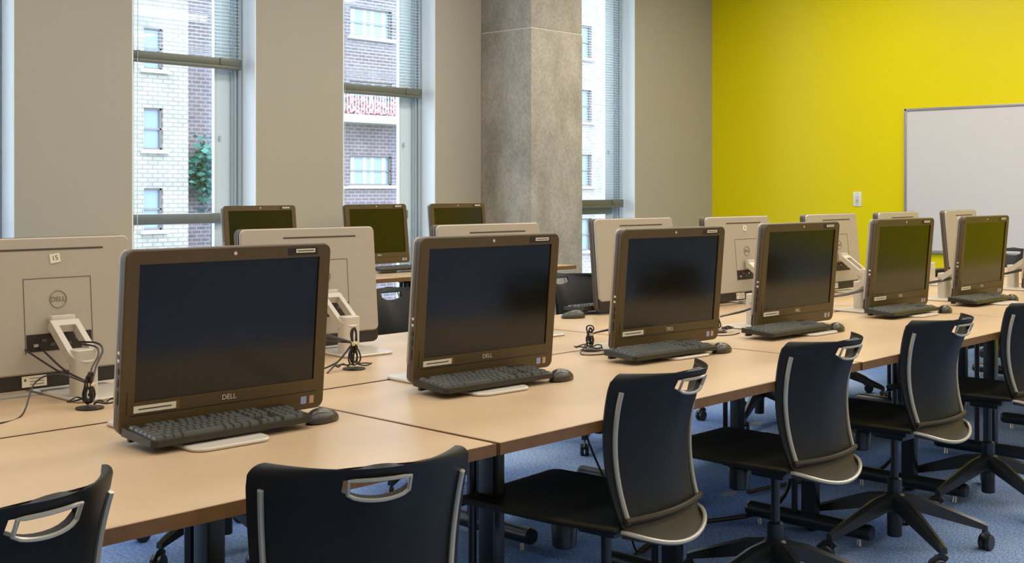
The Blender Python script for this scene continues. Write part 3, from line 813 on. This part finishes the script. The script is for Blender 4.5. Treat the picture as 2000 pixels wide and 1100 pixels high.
bundle(1.49, 2.93, 0, 'tied clump of black cables beside the stand of the nearest silver-backed computer', 1, .10,
       ((-.0, .29, .135), (-.04, .29, .13)),
       tail=[(-.01, 0, .07), (-.06, .06, .09), (-.11, .08, .07), (-.17, .02, .004), (-.26, -.04, .003), (-.31, -.02, .003), (-.33, -.09, .003), (-.36, -.12, .003), (-.45, -.12, .003)],
       paths=([(0, 0, .045), (.012, .01, .07), (.045, .05, .105), (.088, .10, .135), (.092, .14, .150), (.070, .20, .150)], [(0, 0, .045), (.006, .01, .068), (.03, .05, .095), (.070, .09, .125), (.082, .13, .142), (.066, .19, .146)]))
bundle(2.395, 2.965, 0, 'tied clump of black cables right of the nearest black screen, on a grommet', 2, .13,
       ((.02, .36, .15), (-.10, .24, .145), (-.12, .22, .12), (-.14, .02, .004), (-.12, -.02, .004)))
for i, (x, y, sd, lab) in enumerate([(3.25, 2.70, 5, 'tangle of black cables at the left foot of the third black screen'),
                      (4.02, 2.68, 6, 'tangle of black cables at the left foot of the fourth black screen'),
                      (4.98, 2.80, 7, 'tangle of black cables between the fourth and fifth black screens'),
                      (5.93, 2.88, 8, 'tangle of black cables between the fifth and sixth black screens'),
                      (6.62, 2.80, 9, 'tangle of black cables between the sixth screen and the right border')]):
    bundle(x, y, 0, lab, sd, .092, [(FR[i+2][0]-.05-x+dx_, FR[i+2][1]+.052-y, .13+dz_) for dx_, dz_ in ((0, 0), (-.03, -.008), (.03, .006))],
           tail=[(0, 0, .05), (-.06, -.02, .02), (-.11, -.05, .003), (-.07, -.1, .003), (.02, -.09, .003)])

# ---------------------------------------------------------------- chairs
HWB, HWT = .188, .206
def wj(j): return j*.945/16 if j <= 16 else .945+.055*math.sin((j-16)/6*PI/2)
def back_pt(u, w_):       # u -1..1 , w 0..1 -> point on the back shell
    hw = .180+.030*w_
    z_ = .482+.378*w_
    r_ = .034; dz = z_-(.860-r_)
    if dz > 0: hw -= r_-math.sqrt(max(0, r_*r_-dz*dz))
    y = -.175+.17*w_-.16*w_*w_ - (.03+.09*w_)*(1-u*u)
    return Vector((u*hw, y, z_))
HU, HR1, HR2 = .275, 15, 16      # handle hole: |u| < HU, between rows HR1 and HR2
NU, NV = 26, 22
US = [-1+2*i/NU for i in range(NU+1)]
def back_grid(i, j):
    u = US[i]
    p = back_pt(u, wj(j))
    if abs(u) <= HU+.01 and 10 <= j <= HR1:
        p.z -= .016*math.sqrt(max(0, 1-(u/(HU+.001))**2))*((j-9)/(HR1-9))
    return p
def make_chair():
    r = empty('office_chair')
    q = MB().grid(lambda a, b: tuple(back_grid(round(a*NU), round(b*NV))), NU, NV, thick=.011,
                  skip=lambda i, j: HR1 <= j < HR2 and abs(-1+2*(i+.5)/NU) < HU)
    back = q.build('backrest', M['chair'], r, smooth=50)
    # rim of the handle hole
    us = [-HU+.010+(2*(HU-.010))*k/10 for k in range(11)]
    lower = []
    for u in us:
        p = back_pt(u, wj(HR1)); p.z -= .016*math.sqrt(max(0, 1-(u/(HU+.001))**2)); p.y -= .006; lower.append(p)
    upper = [back_pt(u, wj(HR2))+Vector((0, -.006, 0)) for u in reversed(us)]
    MB().tube(lower+upper, .0038, 6, closed=True).build('handle_rim', M['chair_trim'], back)
    # side rails on the rear face and cross rib
    for s_ in (-1, 1):
        MB().tube([back_pt(s_*.90, w_)+Vector((0, -.005, 0)) for w_ in [k/14*.86+.02 for k in range(15)]], .0055, 8, ry=.007).build('side_rail', M['chair_trim'], r)
    MB().tube([back_pt(u, .045)+Vector((0, -.012, 0)) for u in [-.97+1.94*k/12 for k in range(13)]], .0075, 8, ry=.008).build('cross_rib', M['chair_low'], r)
    # rear lip: scooped half-ellipse below the rib
    def lip(a, b):
        th = PI+PI*a; rr = b
        x = .185*math.cos(th)*(.35+.65*rr) if True else 0
        e = back_pt(math.cos(th)*.95, .02)
        o = Vector((.172*math.cos(th), -.165+.088*math.sin(th), .428+.04*math.cos(th)**2))
        return tuple(e.lerp(o, rr) + Vector((0, 0, -.016*math.sin(PI*rr))))
    LN, LM = 20, 6
    lv = [Vector(lip(.012+.976*i/LN, .02+.98*j/LM)) for j in range(LM+1) for i in range(LN+1)]
    lw = LN+1; nl = len(lv); lv2 = [tuple(p+Vector((0, .002, -.007))) for p in lv]
    lf = [(j*lw+i, j*lw+i+1, (j+1)*lw+i+1, (j+1)*lw+i) for j in range(LM) for i in range(LN)]
    lf += [tuple(reversed([nl+q_ for q_ in f])) for f in lf]
    bd = [i for i in range(lw)]+[j*lw+LN for j in range(1, LM+1)]+[LM*lw+i for i in range(LN-1, -1, -1)]+[j*lw for j in range(LM-1, 0, -1)]
    lf += [(bd[k], bd[(k+1) % len(bd)], nl+bd[(k+1) % len(bd)], nl+bd[k]) for k in range(len(bd))]
    MB().add([tuple(p) for p in lv]+lv2, lf).build('rear_lip', M['chair_low'], r, smooth=60)
    MB().tube([Vector(lip(k/20, 1))+Vector((0, -.001, .002)) for k in range(21)], .006, 8).build('lip_rim', M['chair_trim'], r)
    # seat
    def seat(a, b):
        u = -1+2*a; YF = .365; rr = .022
        if b <= .86: y = -.165+(YF-rr+.165)*b/.86; zd = 0
        else:
            t_ = (b-.86)/.14*R(115); y = YF-rr+rr*math.sin(t_); zd = rr*(1-math.cos(t_))
        hw = .215*(.90+.10*min(1, b*3))
        r_ = .045; dy = min(y, YF)-(YF-r_)
        if dy > 0: hw -= r_-math.sqrt(max(0, r_*r_-dy*dy))
        v_ = (y+.165)/(YF+.165)
        z_ = .484 - .016*math.sin(PI*min(1, v_*1.1)) + .018*u*u*math.sin(PI*min(1, v_)) - zd - .006*v_
        return (u*hw, y, z_)
    MB().grid(seat, 20, 34, thick=.016).build('seat', M['chair'], r, smooth=60)
    for s_ in (-1, 1):
        MB().tube([Vector(seat(.5+s_*.5, b/12))+Vector((s_*.001, 0, -.004)) for b in range(0, 8)], .0055, 6).build('seat_edge_trim', M['chair_low'], r)
    MB().tube([Vector(seat(a/16, 1))+Vector((0, .006, -.002)) for a in range(17)], .0035, 6).build('front_edge_trim', M['chair_trim'], r)
    # mechanism
    q = MB().box(0, .03, .440, .17, .24, .03, bev=.01).box(0, 0, .418, .10, .12, .03, bev=.01)
    mech = q.build('tilt_mechanism', M['chair_base'], r)
    MB().lathe([(.030, .345), (.034, .349), (.037, .41), (.035, .415)], 20, T(-.02, .125, 0)).build('tension_knob', M['chair_base'], mech)
    MB().cyl((-.02, .125, .41), (-.02, .125, .43), .014, n=10).build('knob_stem', M['chair_base'], mech)
    MB().tube([(.08, .02, .43), (.16, .02, .425), (.19, .02, .42)], .006, 8).build('height_lever', M['chair_base'], mech)
    MB().cyl((0, 0, .245), (0, 0, .41), .0145, n=16).build('gas_piston', M['chair_base'], r)
    MB().lathe([(.024, .165), (.026, .17), (.026, .255), (.020, .26)], 20).build('piston_sleeve', M['chair_base'], r)
    MB().lathe([(.025, .045), (.027, .05), (.027, .13), (.036, .14), (.040, .195), (.030, .205)], 20).build('hub', M['chair_base'], r)
    for k in range(5):
        a = R(-50+72*k); m = Rot(a, 'Z')
        # tapered arm with a raised spine
        prof = [(.02, .032, .160, .205), (.10, .026, .135, .190), (.20, .021, .108, .152), (.30, .017, .082, .112), (.325, .014, .074, .10)]
        vs = []; fs = []
        for (xx, hw, zb, zt) in prof: vs += [(xx, -hw, zb), (xx, hw, zb), (xx, hw*.85, zt-.008), (xx, 0, zt), (xx, -hw*.85, zt-.008)]
        n = 5
        for j in range(len(prof)-1):
            for i in range(n): fs.append((j*n+i, j*n+(i+1) % n, (j+1)*n+(i+1) % n, (j+1)*n+i))
        fs += [tuple(range(n))[::-1], tuple(range((len(prof)-1)*n, len(prof)*n))]
        arm = MB().add(vs, fs, m).build('base_arm', M['chair_base'], r, smooth=25)
        sw = R(37*k % 360); cp = Vector((.315*math.cos(a), .315*math.sin(a), 0)); mc = T(cp.x, cp.y, 0) @ Rot(sw, 'Z')
        q = MB()
        for s_ in (-1, 1): q.add(*_cyl_y(.0285, s_*.0125-.009, s_*.0125+.009, .018, .0285), m=mc)
        ca = q.build('caster', M['chair_base'], r)
        q = MB().cyl(cp+Vector((0, 0, .045)), cp+Vector((0, 0, .085)), .007, n=10)
        q.tube([mc @ Vector((-.016, 0, .052)), mc @ Vector((0, 0, .066)), mc @ Vector((.022, 0, .060)), mc @ Vector((.044, 0, .040))], .007, 8, ry=.012)
        q.build('caster_stem', M['chair_base'], ca)
    return r
def _cyl_y(r_, y0, y1, cx, cz, n=18):
    vs = [(cx+r_*k_*math.cos(2*PI*i/n), y, cz+r_*k_*math.sin(2*PI*i/n)) for y, k_ in ((y0, .86), (y0+.003, 1), (y1-.003, 1), (y1, .86)) for i in range(n)]
    fs = [(j*n+i, j*n+(i+1) % n, (j+1)*n+(i+1) % n, (j+1)*n+i) for j in range(3) for i in range(n)]
    return vs, fs+[tuple(range(n))[::-1], tuple(range(3*n, 4*n))]
chp = make_chair()
CHS = [(.745, 1.955, 11.5, 'black swivel chair cut off at the lower left corner of the picture'),
       (1.425, 1.81, -23, 'black swivel chair in the lower middle, backrest turned squarely to the viewer'),
       (2.46, 1.99, 4, 'black swivel chair with whole seat and backrest in view, before the second and third screens'),
       (3.31, 1.99, -2, 'black swivel chair before the fourth screen, second from the right among fully seen chairs'),
       (4.12, 1.98, -3, 'black swivel chair at right with its five-armed base and casters in full view'),
       (4.98, 1.98, 0, 'black swivel chair cut off by the right border of the picture'),
       (2.45, 3.78, 172, 'black swivel chair across the tables, base seen between the two nearest chairs'),
       (3.56, 3.90, 178, 'black swivel chair back with handle slot between the first and second black screens'),
       (4.80, 3.93, 184, 'black swivel chair back with handle slot right of the concrete column foot'),
       (5.85, 3.62, 176, 'black swivel chair across the tables, base seen under the table behind the fourth screen'),
       (6.85, 3.70, 182, 'black swivel chair across the tables, base seen under the table behind the fifth screen'),
       (9.05, 3.50, 92, 'black swivel chair at the far table end, peeping out beside the last screen stand'),
       (5.63, 6.02, 8, 'black swivel chair at the window row, a sliver seen left of the second black screen')]
for i, (x, y, a, lab) in enumerate(CHS):
    o = chp if i == 0 else copy_tree(chp)
    o.location = (x, y, 0); o.rotation_euler = (0, 0, R(a)); tag(o, lab, 'chair', 'black swivel chairs')
    if i == 1:      # seat set 2 cm lower on its piston
        for ch in [c_ for c_ in bpy.data.objects if c_.parent == o]:
            if ch.name.split('.')[0] not in ('base_arm', 'caster', 'hub', 'piston_sleeve'): ch.location.z -= .022

# cables lying on and hanging to the carpet
def floor_cable(ctrl, label, rr=.005):
    o = MB().tube(smooth_path(ctrl, 8), rr, 8).build('power_cable', M['cable'], None); tag(o, label, 'cable'); return o
floor_cable([(3.05, 2.62, .70), (3.12, 2.60, .45), (3.3, 2.58, .14), (3.4, 2.6, .012), (3.62, 2.66, .008), (3.9, 2.72, .008)], 'thin black cable hanging from the table behind the chair with the whole seat in view', .004)
floor_cable([(3.15, 2.5, .012), (3.45, 2.62, .012), (3.8, 2.68, .012), (4.15, 2.5, .05), (4.18, 2.42, .3), (4.15, 2.38, .66)], 'thick black cable rising along the table leg between the two right-hand chairs', .009)
floor_cable([(4.4, 2.78, .012), (4.7, 2.72, .012), (5.05, 2.5, .04), (5.07, 2.4, .3), (5.02, 2.38, .66)], 'thick black cable rising along the table leg behind the five-armed chair base', .009)
